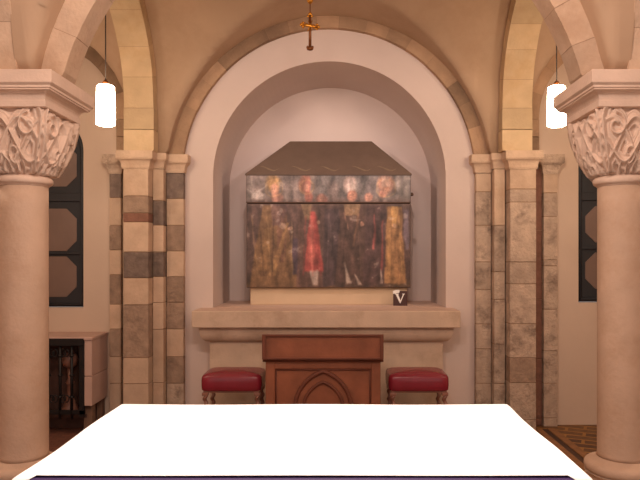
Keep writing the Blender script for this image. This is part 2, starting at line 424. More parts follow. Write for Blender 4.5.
def sq_prof(b,cx,cy,prof,mi=0):
    """moulded square block: list of (half width, z)"""
    for (h0,z0),(h1,z1) in zip(prof,prof[1:]):
        vs=[(cx+sx*h0,cy+sy*h0,z0) for sx,sy in ((-1,-1),(1,-1),(1,1),(-1,1))]+[(cx+sx*h1,cy+sy*h1,z1) for sx,sy in ((-1,-1),(1,-1),(1,1),(-1,1))]
        b.add(vs,[(i,(i+1)%4,(i+1)%4+4,i+4) for i in range(4)],mi)
    h,z=prof[-1]; b.add([(cx-h,cy-h,z),(cx+h,cy-h,z),(cx+h,cy+h,z),(cx-h,cy+h,z)],[(0,1,2,3)],mi)
    h,z=prof[0]; b.add([(cx-h,cy-h,z),(cx-h,cy+h,z),(cx+h,cy+h,z),(cx+h,cy-h,z)],[(0,1,2,3)],mi)
def make_column(cx,cy,label):
    t=thing('stone_column',label,'column',(cx,cy,0))
    q=MB(); q.box(cx-0.25,cx+0.25,cy-0.25,cy+0.25,0,0.28,0,0.015); q.build('plinth',M['column'],t)
    q=MB(); pr=[(0.235,0.28)]
    pr+=[(0.215+0.03*math.cos(a),0.325+0.045*math.sin(a)) for a in np.linspace(-PI/2,PI/2,9)]
    pr+=[(0.20-0.022*math.sin(a),0.375+0.05*a/PI) for a in np.linspace(0,PI,8)]
    pr+=[(0.178+0.024*math.cos(a),0.455+0.03*math.sin(a)) for a in np.linspace(-PI/2,PI/2,9)]
    pr+=[(0.150,0.488),(0.136,0.51)]
    q.lathe(cx,cy,pr,64); q.build('base',M['column'],t)
    q=MB(); q.lathe(cx,cy,[(0.134,0.51)]+[(0.130-0.002*k/12,0.53+1.52*k/12) for k in range(13)],64); q.build('shaft',M['column'],t)
    q=MB(); q.lathe(cx,cy,[(0.128,2.05),(0.134,2.055)]+[(0.136+0.018*math.cos(a),2.082+0.022*math.sin(a)) for a in np.linspace(-PI/2,PI/2,10)]+[(0.132,2.108)],64); q.build('necking',M['capital'],t)
    q=MB(); rows=capital_pts(cx,cy,2.105,2.47,0.134,0.200); q.grid(rows,0,True,closed_u=True); q.build('capital',M['capital'],t)
    q=MB(); pr=[(0.222,2.455),(0.228,2.458),(0.228,2.490),(0.222,2.494)]
    pr+=[(0.222+0.045*(1-math.cos(a)),2.494+0.045*math.sin(a)) for a in np.linspace(0,PI/2,7)]
    pr+=[(0.267,2.545),(0.274,2.549),(0.274,2.560),(0.282,2.566),(0.288,2.572),(0.288,ZS-0.004),(0.284,ZS)]
    sq_prof(q,cx,cy,pr); q.build('abacus',M['capital'],t)
    return t
make_column(-1.70,3.55,'round stone column with carved capital, in front of the iron grille cabinet')
make_column(1.72,3.55,'round stone column with carved capital, beside the patterned tile floor')

# ------------------------------------------------------------------ pilasters built in courses
def courses(b,x0,x1,y0,y1,zs,ms):
    for (za,zb),mi in zip(zip(zs,zs[1:]),ms):
        j=random.uniform(-0.003,0.003)
        b.box(x0+0.002+abs(j),x1-0.002,y0+j+0.003,y1,za+0.003,zb-0.003,mi,0.004)
    b.box(x0+0.008,x1-0.008,y0+0.010,y1,zs[0],zs[-1],5)
PM=[M['stone'],M['stone_dark'],M['stone_grey'],M['stone_blotch'],M['stone_red'],M['mortar']]
def zpix(y,D): return 1.65+(257-y)*D/620.0
def cap(b,x0,x1,y0,y1,z0,o=0.045,mi=0):
    """moulded impost block over a pilaster strip (fillet, cove, abacus)"""
    zt=ZS; h=zt-z0
    prof=[(0.004,z0),(0.010,z0+0.1*h)]+[(0.010+(o-0.016)*(1-math.cos(a)),z0+h*(0.1+0.42*math.sin(a))) for a in np.linspace(0,PI/2,6)]+[(o-0.004,z0+0.56*h),(o,z0+0.60*h),(o,zt)]
    for (e0,za),(e1,zb) in zip(prof,prof[1:]):
        vs=[(x0-e0,y0-e0,za),(x1+e0,y0-e0,za),(x1+e0,y1,za),(x0-e0,y1,za),(x0-e1,y0-e1,zb),(x1+e1,y0-e1,zb),(x1+e1,y1,zb),(x0-e1,y1,zb)]
        b.add(vs,[(0,1,5,4),(1,2,6,5),(3,0,4,7)],mi)
    b.add([(x0-o,y0-o,zt),(x1+o,y0-o,zt),(x1+o,y1,zt),(x0-o,y1,zt)],[(0,1,2,3)],mi)
def courses_z(ypx,D):
    return [0.0]+[zpix(y,D) for y in ypx[::-1]]
# left cluster, striped
t=thing('stone_pilaster','clustered wall pilaster banded in pale and dark grey stone blocks','pilaster',(-1.75,5.9,0))
q=MB(); courses(q,-1.905,-1.665,5.80,6.10,courses_z([168,196,213,222,252,278,305,358,384,420],5.8),[2,0,0,2,0,1,0,4,2,0]); q.build('front_shaft',PM,t)
q=MB(); courses(q,-1.665,-1.56,5.93,6.10,courses_z([168,200,225,252,277,303,330,384,420],5.88),[2,0,0,0,0,1,0,1,0][:9]); q.build('side_strip',PM,t)
q=MB(); courses(q,-1.56,-1.39,6.02,6.10,courses_z([172,198,225,251,277,303,330,358,385,420],5.95),[3,3,2,0,2,2,0,2,0,1]); q.build('arch_respond',PM,t)
q=MB(); courses(q,-2.115,-2.0,6.02,6.10,courses_z([172,197,225,250,275,305,330,358,385,420],5.95),[3,0,0,2,0,2,0,2,0,1]); q.build('arch_respond',PM,t)
q=MB(); courses(q,-2.0,-1.905,6.06,6.10,courses_z([168,215,262,310,360,420],6.0),[3,0,3,0,0,0]); q.build('side_strip',PM,t)
q=MB(); cap(q,-1.905,-1.665,5.80,6.10,zpix(169,5.8),0.05); q.build('capital',M['stone'],t)
q=MB(); cap(q,-1.665,-1.565,5.93,6.10,zpix(168,5.88),0.04); q.build('capital',M['stone'],t)
q=MB(); cap(q,-1.56,-1.39,6.02,6.10,zpix(172,5.95),0.05); q.build('capital',M['stone'],t)
q=MB(); cap(q,-2.115,-2.0,6.02,6.10,zpix(173,5.95),0.05); q.build('capital',M['stone_blotch'],t)
# right cluster, pale blotched
t=thing('stone_pilaster','clustered wall pilaster of pale blotched stone beside the patterned tile floor','pilaster',(1.8,5.9,0))
q=MB(); courses(q,1.715,1.965,5.80,6.10,courses_z([168,189,202,262,284,324,358,383,420],5.8),[3,3,2,3,3,3,3,3,0]); q.build('front_shaft',PM,t)
q=MB(); courses(q,1.60,1.71,5.93,6.10,courses_z([168,225,272,300,345,385,420],5.88),[3,3,3,3,3,3,0]); q.build('side_strip',PM,t)
q=MB(); courses(q,1.447,1.60,6.02,6.10,courses_z([172,191,225,262,290,325,350,385,420],5.95),[3,3,3,3,3,3,3,3,0]); q.build('arch_respond',PM,t)
q=MB(); courses(q,2.105,2.245,6.02,6.10,courses_z([172,192,216,260,266,310,352,385,420],5.95),[3,3,3,3,3,3,3,3,0]); q.build('arch_respond',PM,t)
q=MB(); courses(q,1.965,2.105,6.06,6.10,courses_z([168,230,300,360,420],6.0),[4,4,4,4,4]); q.build('side_strip',PM,t)
q=MB(); cap(q,1.715,1.965,5.80,6.10,zpix(169,5.8),0.05); q.build('capital',M['stone'],t)
q=MB(); cap(q,1.60,1.71,5.93,6.10,zpix(168,5.88),0.03); q.build('capital',M['stone'],t)
q=MB(); cap(q,1.447,1.59,6.02,6.10,zpix(172,5.95),0.05); q.build('capital',M['stone'],t)
q=MB(); cap(q,2.105,2.245,6.02,6.10,zpix(173,5.95),0.05); q.build('capital',M['stone_blotch'],t)

# ------------------------------------------------------------------ stone altar below the niche
t=thing('stone_altar','long pale stone altar with cove moulding, below the painted chest','altar',(0,5.95,0.15))
q=MB(); q.box(-1.25,1.245,5.75,6.10,0.992,1.15,0,0.008); q.build('slab',[M['altar']],t)
q=MB()
prof=[(0.055,0.992),(0.055,0.975)]+[(0.055+0.075*(1-math.cos(a)),0.975-0.125*math.sin(a)) for a in np.linspace(0,PI/2,9)]+[(0.14,0.85),(0.14,0.83)]
for (e0,za),(e1,zb) in zip(prof,prof[1:]):
    def ring(e,z): return [(-1.25+e,6.10,z),(-1.25+e,5.75+e,z),(1.245-e,5.75+e,z),(1.245-e,6.10,z)]
    q.add(ring(e0,za)+ring(e1,zb),[(0,1,5,4),(1,2,6,5),(2,3,7,6)])
q.build('cove_moulding',[M['altar']],t)
q=MB(); q.box(-1.11,1.105,5.89,6.10,0.15,0.83,0,0.004); q.build('pedestal',[M['altar']],t)
b=MB(); b.box(-1.115,1.165,6.10,7.055,1.15,1.153); b.add([(-1.24,5.76,1.1505),(1.235,5.76,1.1505),(1.235,6.1,1.1505),(-1.24,6.1,1.1505)],[(0,1,2,3)])
struct(b.build('trim_3',M['altar_top']))

# ------------------------------------------------------------------ painted chest
ZB=1.153
b=MB(); b.box(-0.80,0.83,6.45,6.97,ZB,1.333,0,0.006); tag(b.build('stone_plinth',M['plinth']),'low plain beige stone plinth under the painted chest','plinth')

def painting(X,Z):
    """worn row of robed figures; X in px 246..411, Z in px rows 175..288 (numpy arrays) -> rgb"""
    out=np.zeros(X.shape+(3,)); out[:]=(84,62,56)
    def put(c,w):
        w=np.clip(w,0,1)[...,None]; out[:]=out*(1-w)+np.array(c,float)*w
    def ell(cx,cy,rx,ry,soft=0.5):
        d=np.sqrt(((X-cx)/rx)**2+((Z-cy)/ry)**2); return np.clip((1-d)/soft+0.5,0,1)
    def robe(x0,x1,y0,X0,X1,y1,soft=1.6):
        t=(Z-y0)/(y1-y0); l=x0+(X0-x0)*t; r=x1+(X1-x1)*t
        return np.clip((X-l)/soft,0,1)*np.clip((r-X)/soft,0,1)*np.clip((Z-y0)/2+0.5,0,1)*np.clip((y1-Z)/2+0.5,0,1)
    put((122,110,106),np.clip((206-Z)/8,0,1)*0.95)                      # grey sky band on the lid
    put((104,104,104),np.clip((200-Z)/6,0,1)*np.clip((X-312)/8,0,1)*0.7)
    put((82,60,40),np.clip((Z-278)/6,0,1))                               # ground
    # gold figure at the far left
    put((122,88,52),robe(262,285,206,248,300,288)*0.95)
    put((150,108,58),robe(264,272,228,258,270,270)*0.7)
    put((112,72,56),robe(277,288,212,276,286,262)*0.7)
    put((160,118,64),robe(286,290,222,268,276,276)*0.7)
    put((100,72,74),robe(270,290,204,272,282,226)*0.7)
    put((172,128,72),ell(273,183,7,9)); put((190,130,100),ell(275,190,4,6)); put((168,110,92),ell(277,198,6,5)*0.8)
    put((196,186,178),ell(258,196,7,4)*0.6); put((180,172,166),ell(252,187,3,9)*0.35)
    put((70,56,74),robe(292,300,238,291,302,274)*0.9)
    put((164,134,78),robe(290.5,292.5,222,291,293.5,276)*0.9)
    # red figure
    put((100,70,60),robe(298,318,206,296,326,288)*0.8)
    put((178,62,58),robe(309,316,212,303,325,272)*0.95)
    put((204,92,80),robe(310,314,220,306,316,262)*0.6)
    put((196,182,170),robe(309,319,271,312,319,285)*0.75)
    put((164,96,72),ell(305,184,6,9)*0.9); put((190,104,88),ell(308,186,3.5,9)*0.9); put((150,74,60),ell(309,197,4,6)*0.8)
    put((160,130,80),robe(300,313,203,304,311,220)*0.5)
    # dark figure
    put((64,50,54),robe(324,340,208,322,344,286)*0.9); put((158,84,70),ell(322,199,6,5)*0.7); put((150,118,110),ell(333,190,6,10)*0.35)
    put((140,118,110),robe(329,331,212,330,332,250)*0.5)
    # bishop with a pale mitre
    put((78,56,48),robe(340,366,206,334,368,286)*0.9)
    put((186,160,150),ell(350,184,6.5,9)*0.9); put((190,116,94),ell(352,196,4.5,5)); put((150,118,80),robe(343,362,202,345,360,216)*0.8)
    put((150,108,84),robe(343,346,212,347,350,230)*0.8); put((140,96,66),robe(357,361,214,351,355,246)*0.6)
    put((200,184,166),robe(343,345,262,346,352,284)*0.85); put((200,182,166),robe(354,356,274,357,363,285)*0.8)
    # dark figure with red bands
    put((72,50,50),robe(366,386,206,362,388,286)*0.85); put((168,74,70),robe(373,376,214,372,376,250)*0.9); put((150,60,56),robe(381,384,220,380,384,270)*0.8)
    put((176,104,92),ell(369,197,4,4)*0.8); put((140,128,132),ell(374,186,8,9)*0.5); put((196,176,160),robe(380,382,268,378,384,284)*0.8)
    # gold figure at the right
    put((160,112,60),robe(386,402,206,384,407,284)*0.95); put((204,150,74),robe(390,399,206,391,397,226)*0.9); put((186,134,70),robe(388,392,228,387,393,276)*0.7)
    put((122,82,46),robe(396,398,226,398,401,280)*0.7)
    put((184,128,104),ell(386,184,8,10)*0.9); put((146,88,60),ell(386,186,3,6)*0.8); put((196,128,110),ell(383,194,4,4)); put((160,150,144),ell(398,183,4,8)*0.8)
    put((110,100,122),robe(402,409,210,405,410,250)*0.7); put((116,112,106),ell(404,192,5,12)*0.5)
    # faces, halos, book and folds
    dk=(70,46,40)
    for cx,cy in ((274,190),(307,187),(322,199),(352,196),(369,197),(385,191)):
        put((204,150,122),ell(cx,cy,3.2,4.2,0.9)*0.6)
        put(dk,ell(cx-1.2,cy-0.8,0.7,0.6,0.6)*0.28); put(dk,ell(cx+1.2,cy-0.8,0.7,0.6,0.6)*0.28); put((150,80,70),ell(cx,cy+1.8,1.1,0.5,0.6)*0.3)
    def halo(cx,cy,r):
        d=np.hypot(X-cx,Z-cy); put((206,160,92),np.clip(1-abs(d-r)/1.4,0,1)*0.38)
    halo(274,188,8.5); halo(386,188,9); halo(307,187,7)
    put((206,190,182),robe(346.5,353.5,178,345,356,191)*0.7); put((170,60,56),robe(349.6,350.6,179,349.8,351,191)*0.6)
    put((206,190,176),robe(382,389,176,381,391,187)*0.45)
    for x0,x1,c in ((252,258,(150,116,70)),(259,264,(70,48,36)),(267,271,(176,136,82)),(274,272,(66,44,34)),(281,286,(150,108,64)),(306,303,(150,44,44)),(316,321,(150,44,44)),(311,313,(214,112,98)),(329,327,(100,82,84)),(347,341,(52,36,34)),(358,361,(112,84,66)),(392,391,(120,80,44)),(399,402,(206,156,84))):
        put(c,robe(x0-1,x0+1,216,x1-1.2,x1+1.2,276,1.2)*0.55)
    put((176,150,128),ell(283,226,4,3)*0.6); put((196,150,120),ell(290,229,2,2.2)*0.8); put((196,150,120),ell(318,222,2,2)*0.7); put((196,140,112),ell(362,224,2.2,2)*0.8); put((196,150,112),ell(395,225,2.2,2)*0.8)
    put((184,180,176),np.clip(1-abs(Z-(200-0.9*(X-250)))/1.6,0,1)*np.clip((268-X)/4,0,1)*np.clip((X-252)/2,0,1)*0.55)
    put((184,180,176),np.clip(1-abs(Z-(190+0.7*(X-250)))/1.6,0,1)*np.clip((264-X)/4,0,1)*0.5)
    return out
def painted_front(x0,x1,z0,z1,y,nx,nz,fn=None):
    """returns grid rows, colours for a panel in the xz plane"""
    xs=np.linspace(x0,x1,nx); zs=np.linspace(z0,z1,nz)
    return xs,zs
def add_paint(o,cols):
    a=o.data.color_attributes.new('paint','FLOAT_COLOR','POINT')
    a.data.foreach_set('color',np.asarray(cols,dtype=np.float32).ravel())
def panel(name,parent,x0,x1,z0,z1,y,nx,nz,seed):
    off=Vector(parent['_w'])
    xs=np.linspace(x0,x1,nx); zs=np.linspace(z0,z1,nz)
    XX,ZZ=np.meshgrid(xs,zs,indexing='ij')
    px=246+(XX+0.839)/(1.703)*165; pz=257-(ZZ-1.65)*620/6.40
    rng=np.random.default_rng(seed)
    # folds and brush wobble
    nz1=np.array([[mnoise.fractal(Vector((x*14,z*5,seed)),1.0,2.0,4) for z in zs] for x in xs])
    nz2=np.array([[mnoise.fractal(Vector((x*9+20,z*9,seed)),1.0,2.0,5) for z in zs] for x in xs])
    rgb=painting(px+nz1*1.3,pz+nz2*1.6)
    rgb=rgb*0.86+np.array((108,80,72))*0.14  # veil of haze mixed into the paint colours
    rgb=rgb*(1+0.30*nz1+0.22*nz2)[...,None]
    hi=np.clip((nz2-0.5)*2,0,0.4)[...,None]; rgb=rgb*(1-hi)+np.array((176,164,152))*hi
    lum=rgb@np.array((0.35,0.45,0.2)); rgb=rgb*0.74+(lum[...,None]*np.array((1.08,0.97,0.93)))*0.26
    rgb=np.clip(rgb*1.04,6,250)/255
    lr=np.where(rgb<=0.04045,rgb/12.92,((rgb+0.055)/1.055)**2.4)
    P=[[(x,y,z) for z in zs] for x in xs]
    q=MB(); q.grid(P,0,True,flip=False)
    o=q.build(name,M['paint'],parent,merge=False)
    cols=np.concatenate([lr.reshape(-1,3),np.ones((nx*nz,1))],1); add_paint(o,cols)
    return o
CX=0.0125; CH=0.8515; Y0=6.40; Y1=7.00; ZC0=1.333; ZJ=2.207; ZE=2.496; ZR=2.90
t=thing('painted_chest','large painted shrine chest with dark hipped lid and a row of robed figures','chest',(CX,6.7,ZC0))
body=MB(); body.box(CX-CH+0.004,CX+CH-0.004,Y0+0.004,Y1,ZC0,ZJ-0.006,0,0.004); bo=body.build('body',M['chest_edge'],t)
panel('painted_front',bo,CX-CH+0.008,CX+CH-0.008,ZC0+0.006,ZJ-0.012,Y0+0.002,230,130,3)
lid=MB(); lid.box(CX-CH,CX+CH,Y0,Y1,ZJ,ZE,0,0.003); lo=lid.build('lid',M['chest_edge'],t)
panel('painted_front',lo,CX-CH+0.004,CX+CH-0.004,ZJ+0.012,ZE-0.006,Y0-0.003,230,50,8)
r=MB(); o_=0.008
e=[(CX-CH-o_,Y0-o_,ZE),(CX+CH+o_,Y0-o_,ZE),(CX+CH+o_,Y1,ZE),(CX-CH-o_,Y1,ZE)]
rl,rr=(-0.405,6.70,ZR),(0.475,6.70,ZR)
e2=[(p[0],p[1],p[2]+0.012) for p in e]
r.add(e+e2+[rl,rr],[(0,1,5,4),(1,2,6,5),(2,3,7,6),(3,0,4,7),(0,3,2,1),(4,5,9,8),(5,6,9),(6,7,8,9),(7,4,8)])
ro=r.build('roof',M['chest_roof'],t)
# faint scrolls painted along the foot of the roof slope
sl=Vector((0,6.70-(Y0-o_),ZR-ZE-0.012)); nrm=Vector((0,-sl.z,sl.y)).normalized()
MS=mat('faded gold paint',(108,88,68),0.7,0.2,20,0)
for cxs in (-0.60,-0.27,0.03,0.36,0.62):
    g=MB()
    pts=[]
    for k in np.linspace(0,1,18):
        u=cxs-0.10+0.2*k; vv=0.17+0.055*math.cos(k*PI*1.3)-0.03*k+(0.05*max(0,k-0.75)*4)
        p=Vector((u,Y0-o_,ZE+0.012))+sl*vv+nrm*0.0005; pts.append(p)
    for p0,p1,k in zip(pts,pts[1:],range(17)):
        w=0.010*math.sin(PI*(k+0.5)/17)+0.002; w1=w
        d=sl.normalized()*w
        g.add([p0-d,p1-d,p1+d,p0+d],[(0,1,2,3)])
    g.build('painted_scroll',MS,ro)
q=MB(); q.sphere((CX+CH+0.012,6.43,2.30),0.02); q.build('side_knob',M['chest_edge'],lo)

# ------------------------------------------------------------------ small card with V
t=thing('letter_card','small dark card with a white letter V, standing by the beige plinth','sign',(0.745,6.33,ZB))
q=MB(); q.box(0.675,0.818,6.322,6.338,ZB,ZB+0.150,0,0.003); q.build('card',M['card'],t)
q=MB()
q.prism([(0.698,ZB+0.118),(0.722,ZB+0.118),(0.751,ZB+0.048),(0.741,ZB+0.024)],'y',6.318,6.3225)
q.prism([(0.774,ZB+0.118),(0.784,ZB+0.118),(0.747,ZB+0.024),(0.739,ZB+0.030)],'y',6.318,6.3225)
q.box(0.690,0.730,6.318,6.3225,ZB+0.116,ZB+0.123); q.box(0.766,0.792,6.318,6.3225,ZB+0.116,ZB+0.123)
q.build('letter',M['white'],t)
q=MB(); q.prism([(0.672,ZB+0.122),(0.695,ZB+0.124),(0.732,ZB+0.132),(0.742,ZB+0.150),(0.735,ZB+0.162),(0.700,ZB+0.160),(0.672,ZB+0.150)],'y',6.317,6.342); q.build('paper_corner',M['white'],t)

# ------------------------------------------------------------------ prayer desk
XC=-0.019; t=thing('prayer_desk','red-brown wooden prayer desk with carved pointed arch, between two red stools','desk',(XC,5.3,0.15))
YF=5.14
q=MB(); q.box(XC-0.477,XC+0.477,YF+0.022,5.46,0.21,0.80,0,0.004); q.build('body',M['wood'],t)
q=MB(); q.box(XC-0.495,XC+0.495,YF-0.02,5.50,0.15,0.22,0,0.012); q.build('foot_moulding',M['wood_dark'],t)
q=MB()
for x0,x1,z0,z1 in ((-0.477,-0.400,0.21,0.80),(0.400,0.477,0.21,0.80),(-0.402,0.402,0.722,0.80),(-0.402,0.402,0.21,0.27)):
    q.box(XC+x0,XC+x1,YF,YF+0.03,z0,z1,0,0.006)
q.build('front_frame',M['wood'],t)
q=MB()   # beads round the panel
for p0,p1 in (((-0.392,0.27),(-0.392,0.714)),((0.392,0.27),(0.392,0.714)),((-0.392,0.714),(0.392,0.714))):
    q.tube([(XC+p0[0],YF+0.018,p0[1]),(XC+p1[0],YF+0.018,p1[1])],0.009,8)
q.build('panel_bead',M['wood_dark'],t)
def pointed(s,h,zs):
    R=(h*h+s*s)/(2*s); a1=math.asin(h/R); pts=[(-s,0.27)]
    L=[(-s+R-R*math.cos(a1*k/14),zs+R*math.sin(a1*k/14)) for k in range(15)]
    return [(-s,0.27)]+L+[(-x,z) for x,z in L[-2::-1]]+[(s,0.27)]
for s,h,zs,rad,nm in ((0.235,0.315,0.385,0.018,'outer_arch'),(0.165,0.225,0.385,0.014,'inner_arch')):
    q=MB(); q.tube([(XC+x,YF+0.014,z) for x,z in pointed(s,h,zs)],rad,8); q.build(nm,M['wood_dark'],t)
q=MB(); q.tube([(XC-0.5,YF-0.004,0.795),(XC+0.5,YF-0.004,0.795)],0.014,8); q.build('cornice_bead',M['wood_dark'],t)
q=MB(); q.prism([(5.10,0.808),(5.52,0.808),(5.52,0.90),(5.11,1.012),(5.10,1.012)],'x',XC-0.500,XC+0.498); bx=q.build('desk_box',M['wood'],t)
q=MB()
for x0,x1,z0,z1 in ((-0.500,-0.468,0.808,1.014),(0.468,0.498,0.808,1.014),(-0.47,0.47,0.996,1.014),(-0.47,0.47,0.808,0.822)):
    q.box(XC+x0,XC+x1,5.082,5.102,z0,z1,0,0.004)
q.build('box_frame',M['wood_dark'],t)

# ------------------------------------------------------------------ stools
def make_stool(cx,cy,label):
    z0=0.15; t=thing('stool',label,'stool',(cx,cy,z0)); hx,hy=0.258,0.20
    q=MB(); n=20; rows=[]       # padded seat: superellipse side, crowned top
    for i in range(64):
        th=2*PI*i/64; c,s=math.cos(th),math.sin(th)
        ex=abs(c)**0.22*(1 if c>=0 else -1); ey=abs(s)**0.22*(1 if s>=0 else -1)
        row=[]
        for f,z in ((0.0,0.510),(0.97,0.510),(1.0,0.518),(1.010,0.55),(1.012,0.59),(1.0,0.620),(0.965,0.638),(0.85,0.650),(0.6,0.661),(0.3,0.667),(0.0,0.668)):
            row.append((cx+hx*ex*f,cy+hy*ey*f,z))
        rows.append(row)
    q.grid(rows,0,True,closed_u=True); q.build('seat',M['leather'],t)
    q=MB(); q.box(cx-hx+0.02,cx+hx-0.02,cy-hy+0.02,cy+hy-0.02,0.492,0.512,0,0.004); q.build('seat_rail',M['leg_wood'],t)
    for sx in (-1,1):
        for sy in (-1,1):
            lx,ly=cx+sx*(hx-0.036),cy+sy*(hy-0.036)
            q=MB(); q.box(lx-0.026,lx+0.026,ly-0.026,ly+0.026,0.468,0.494,0,0.004); q.box(lx-0.026,lx+0.026,ly-0.026,ly+0.026,0.215,0.265,0,0.004)
            rows=[]
            for k in range(41):      # barley twist
                z=0.262+0.208*k/40; a=2*PI*3.0*k/40
                rows.append([(lx+0.007*math.cos(a)+0.018*math.cos(2*PI*j/14),ly+0.007*math.sin(a)+0.018*math.sin(2*PI*j/14),z) for j in range(15)])
            q.grid(rows,0,True)
            q.lathe(lx,ly,[(0.012,0.15),(0.024,0.155),(0.028,0.175),(0.022,0.195),(0.014,0.205),(0.022,0.216)],16)
            q.build('leg',M['leg_wood'],t)
    for sx in (-1,1):
        q=MB(); q.box(cx+sx*(hx-0.045)-0.014,cx+sx*(hx-0.045)+0.014,cy-hy+0.07,cy+hy-0.07,0.225,0.255,0,0.004); q.build('stretcher',M['leg_wood'],t)
    q=MB(); q.box(cx-hx+0.058,cx+hx-0.058,cy-0.014,cy+0.014,0.225,0.255,0,0.004); q.build('stretcher',M['leg_wood'],t)
    return t
s1=make_stool(-0.805,5.46,'red leather stool between the prayer desk and the striped dark and pale pilaster')
s1['group']='red stools beside the prayer desk'
s2=copy_tree(s1); s2.location=(0.795,5.46,0.15); s2['label']='red leather stool below the letter card, at the right of the prayer desk'

# ------------------------------------------------------------------ grille cabinet in the left aisle
x0,x1,y0,y1=-3.05,-2.155,5.70,6.10
t=thing('grille_cabinet','low pale stone cabinet with dark iron grille, under the left window','cabinet',((x0+x1)/2,5.9,0))
q=MB(); q.box(x0-0.01,x1+0.008,y0-0.012,y1,0.885,0.915,0,0.006); q.build('top_slab',M['cabinet'],t)
q=MB(); q.box(x1-0.07,x1,y0,y1,0.555,0.885,0,0.005); q.box(x1-0.07,x1,y0,y1,0.28,0.55,0,0.005); q.build('side_wall',M['cabinet'],t)
q=MB(); q.box(x0,x0+0.07,y0,y1,0.555,0.885,0,0.005); q.box(x0,x0+0.07,y0,y1,0.28,0.55,0,0.005); q.build('side_wall',M['cabinet'],t)
q=MB(); q.box(x0+0.07,x1-0.07,y0+0.28,y1,0.0,0.885); q.build('back_panel',M['recess'],t)
q=MB(); q.box(x0+0.07,x1-0.07,y0+0.05,y1-0.12,0.16,0.19); q.build('shelf',M['recess'],t)
for xx in (x0+0.02,x1-0.10):
    for yy in (y0+0.06,y1-0.10):
        q=MB(); q.box(xx,xx+0.08,yy,yy+0.08,0,0.28,0,0.006); q.build('foot',M['shadow_stone'],t)
gr=MB(); yg=y0+0.012
gr.box(x0+0.07,x1-0.07,yg-0.03,yg-0.006,0.835,0.902,0,0.003); gr.box(x0+0.07,x1-0.07,yg-0.012,yg+0.012,0.20,0.24,0,0.003)
gr.box(x0+0.05,x0+0.09,yg-0.012,yg+0.012,0.18,0.86,0,0.003); gr.box(x1-0.12,x1-0.07,yg-0.012,yg+0.012,0.18,0.86,0,0.003)
go=gr.build('grille_frame',M['iron'],t)
for k,xx in enumerate(np.linspace(x0+0.17,x1-0.19,6)):
    q=MB(); q.tube([(xx,yg,0.16),(xx,yg,0.86)],0.013,10)
    for zz in (0.36,0.56,0.74): q.sphere((xx,yg,zz),0.022,0,12,(1,1,0.8))
    q.build('bar',M['iron'],go)
for k in range(5):
    xx=x0+0.22+k*0.105
    for s in (-1,1):
        q=MB()
        q.tube([(xx+s*(0.01+0.035*math.sin(a)*(1-a/9)),yg,0.31+0.045*(1-math.cos(a))*(1-a/12)) for a in np.linspace(0,5.2,24)],0.006,6); q.build('scroll',M['iron'],go); q=MB()
        q.tube([(xx+s*(0.01+0.035*math.sin(a)*(1-a/9)),yg,0.80-0.045*(1-math.cos(a))*(1-a/12)) for a in np.linspace(0,5.2,24)],0.006,6)
        q.build('scroll',M['iron'],go)
# something brown and rounded glimpsed behind the bars
xs_=-2.42
t=thing('turned_stand','brown turned stand glimpsed behind the bars of the iron grille','stand',(xs_,5.85,0.19))
q=MB(); q.lathe(xs_,5.85,[(0.075,0.19),(0.08,0.22),(0.05,0.27),(0.025,0.37),(0.022,0.44),(0.04,0.47),(0.022,0.50),(0.024,0.60)],28); q.build('stem',M['leg_wood'],t)
q=MB(); q.lathe(xs_,5.85,[(0.024,0.60),(0.06,0.63),(0.075,0.68),(0.06,0.73),(0.035,0.745)],28); q.build('bowl',M['leg_wood'],t)

# ------------------------------------------------------------------ hanging lamps
def make_lamp(x,y,zb,label):
    t=thing('pendant_lamp',label,'lamp',(x,y,zb),'pendant lamps under the side arches')
    q=MB(); q.lathe(x,y,[(0.0,zb+0.004),(0.055,zb),(0.070,zb+0.008),(0.071,zb+0.10),(0.068,zb+0.22),(0.065,zb+0.298),(0.055,zb+0.306),(0.012,zb+0.308)],40,caps=False); q.build('lamp_shade',M['shade'],t)
    q=MB(); q.lathe(x,y,[(0.022,zb+0.307),(0.022,zb+0.335),(0.008,zb+0.35)],20); q.build('socket',M['gold_dark'],t)
    q=MB(); q.tube([(x,y,zb+0.345),(x,y,4.03)],0.005,8); q.build('cord',M['cord'],t)
    q=MB(); q.lathe(x,y,[(0.045,4.03),(0.04,4.012),(0.012,4.0)][::-1],20); q.build('ceiling_cap',M['cord'],t)
    return t
make_lamp(-1.685,4.77,2.662,'lit white cylinder pendant lamp hanging beside the left carved capital')
make_lamp(1.785,4.77,2.655,'lit white cylinder pendant lamp partly hidden by the right carved capital')

# ------------------------------------------------------------------ hanging cross
xc,yc=-0.105,4.60
t=thing('hanging_cross','small ornate brass cross hanging from the vault in front of the niche arch','cross',(xc,yc,3.18))
def bar2(q,p,d,w,th):   # flat bar along d with flared trefoil end
    pass
A=0.35; ca,sa=math.cos(A),math.sin(A)
q=MB(); q.tube([(xc,yc,3.205),(xc,yc,3.45)],[0.011,0.010],8); q.build('upright',M['gold_dark'],t)
q=MB(); q.tube([(xc-0.062*ca,yc-0.062*sa,3.365),(xc+0.062*ca,yc+0.062*sa,3.365)],0.010,8)
for s in (-1,1):
    ex,ey=xc+s*0.066*ca,yc+s*0.066*sa
    q.sphere((ex,ey,3.365),0.013); q.sphere((ex-s*0.012*ca,ey-s*0.012*sa,3.381),0.010); q.sphere((ex-s*0.012*ca,ey-s*0.012*sa,3.349),0.010)
q.build('arms',M['gold'],t)
q=MB(); q.sphere((xc,yc,3.196),0.019,0,14,(1.4,0.9,0.8)); q.sphere((xc-0.018,yc,3.207),0.010); q.sphere((xc+0.018,yc,3.207),0.010); q.build('foot_knop',M['gold_dark'],t)
q=MB(); q.sphere((xc,yc,3.452),0.014); q.sphere((xc-0.014,yc,3.436),0.010); q.sphere((xc+0.014,yc,3.436),0.010); q.build('top_knop',M['gold'],t)
q=MB()
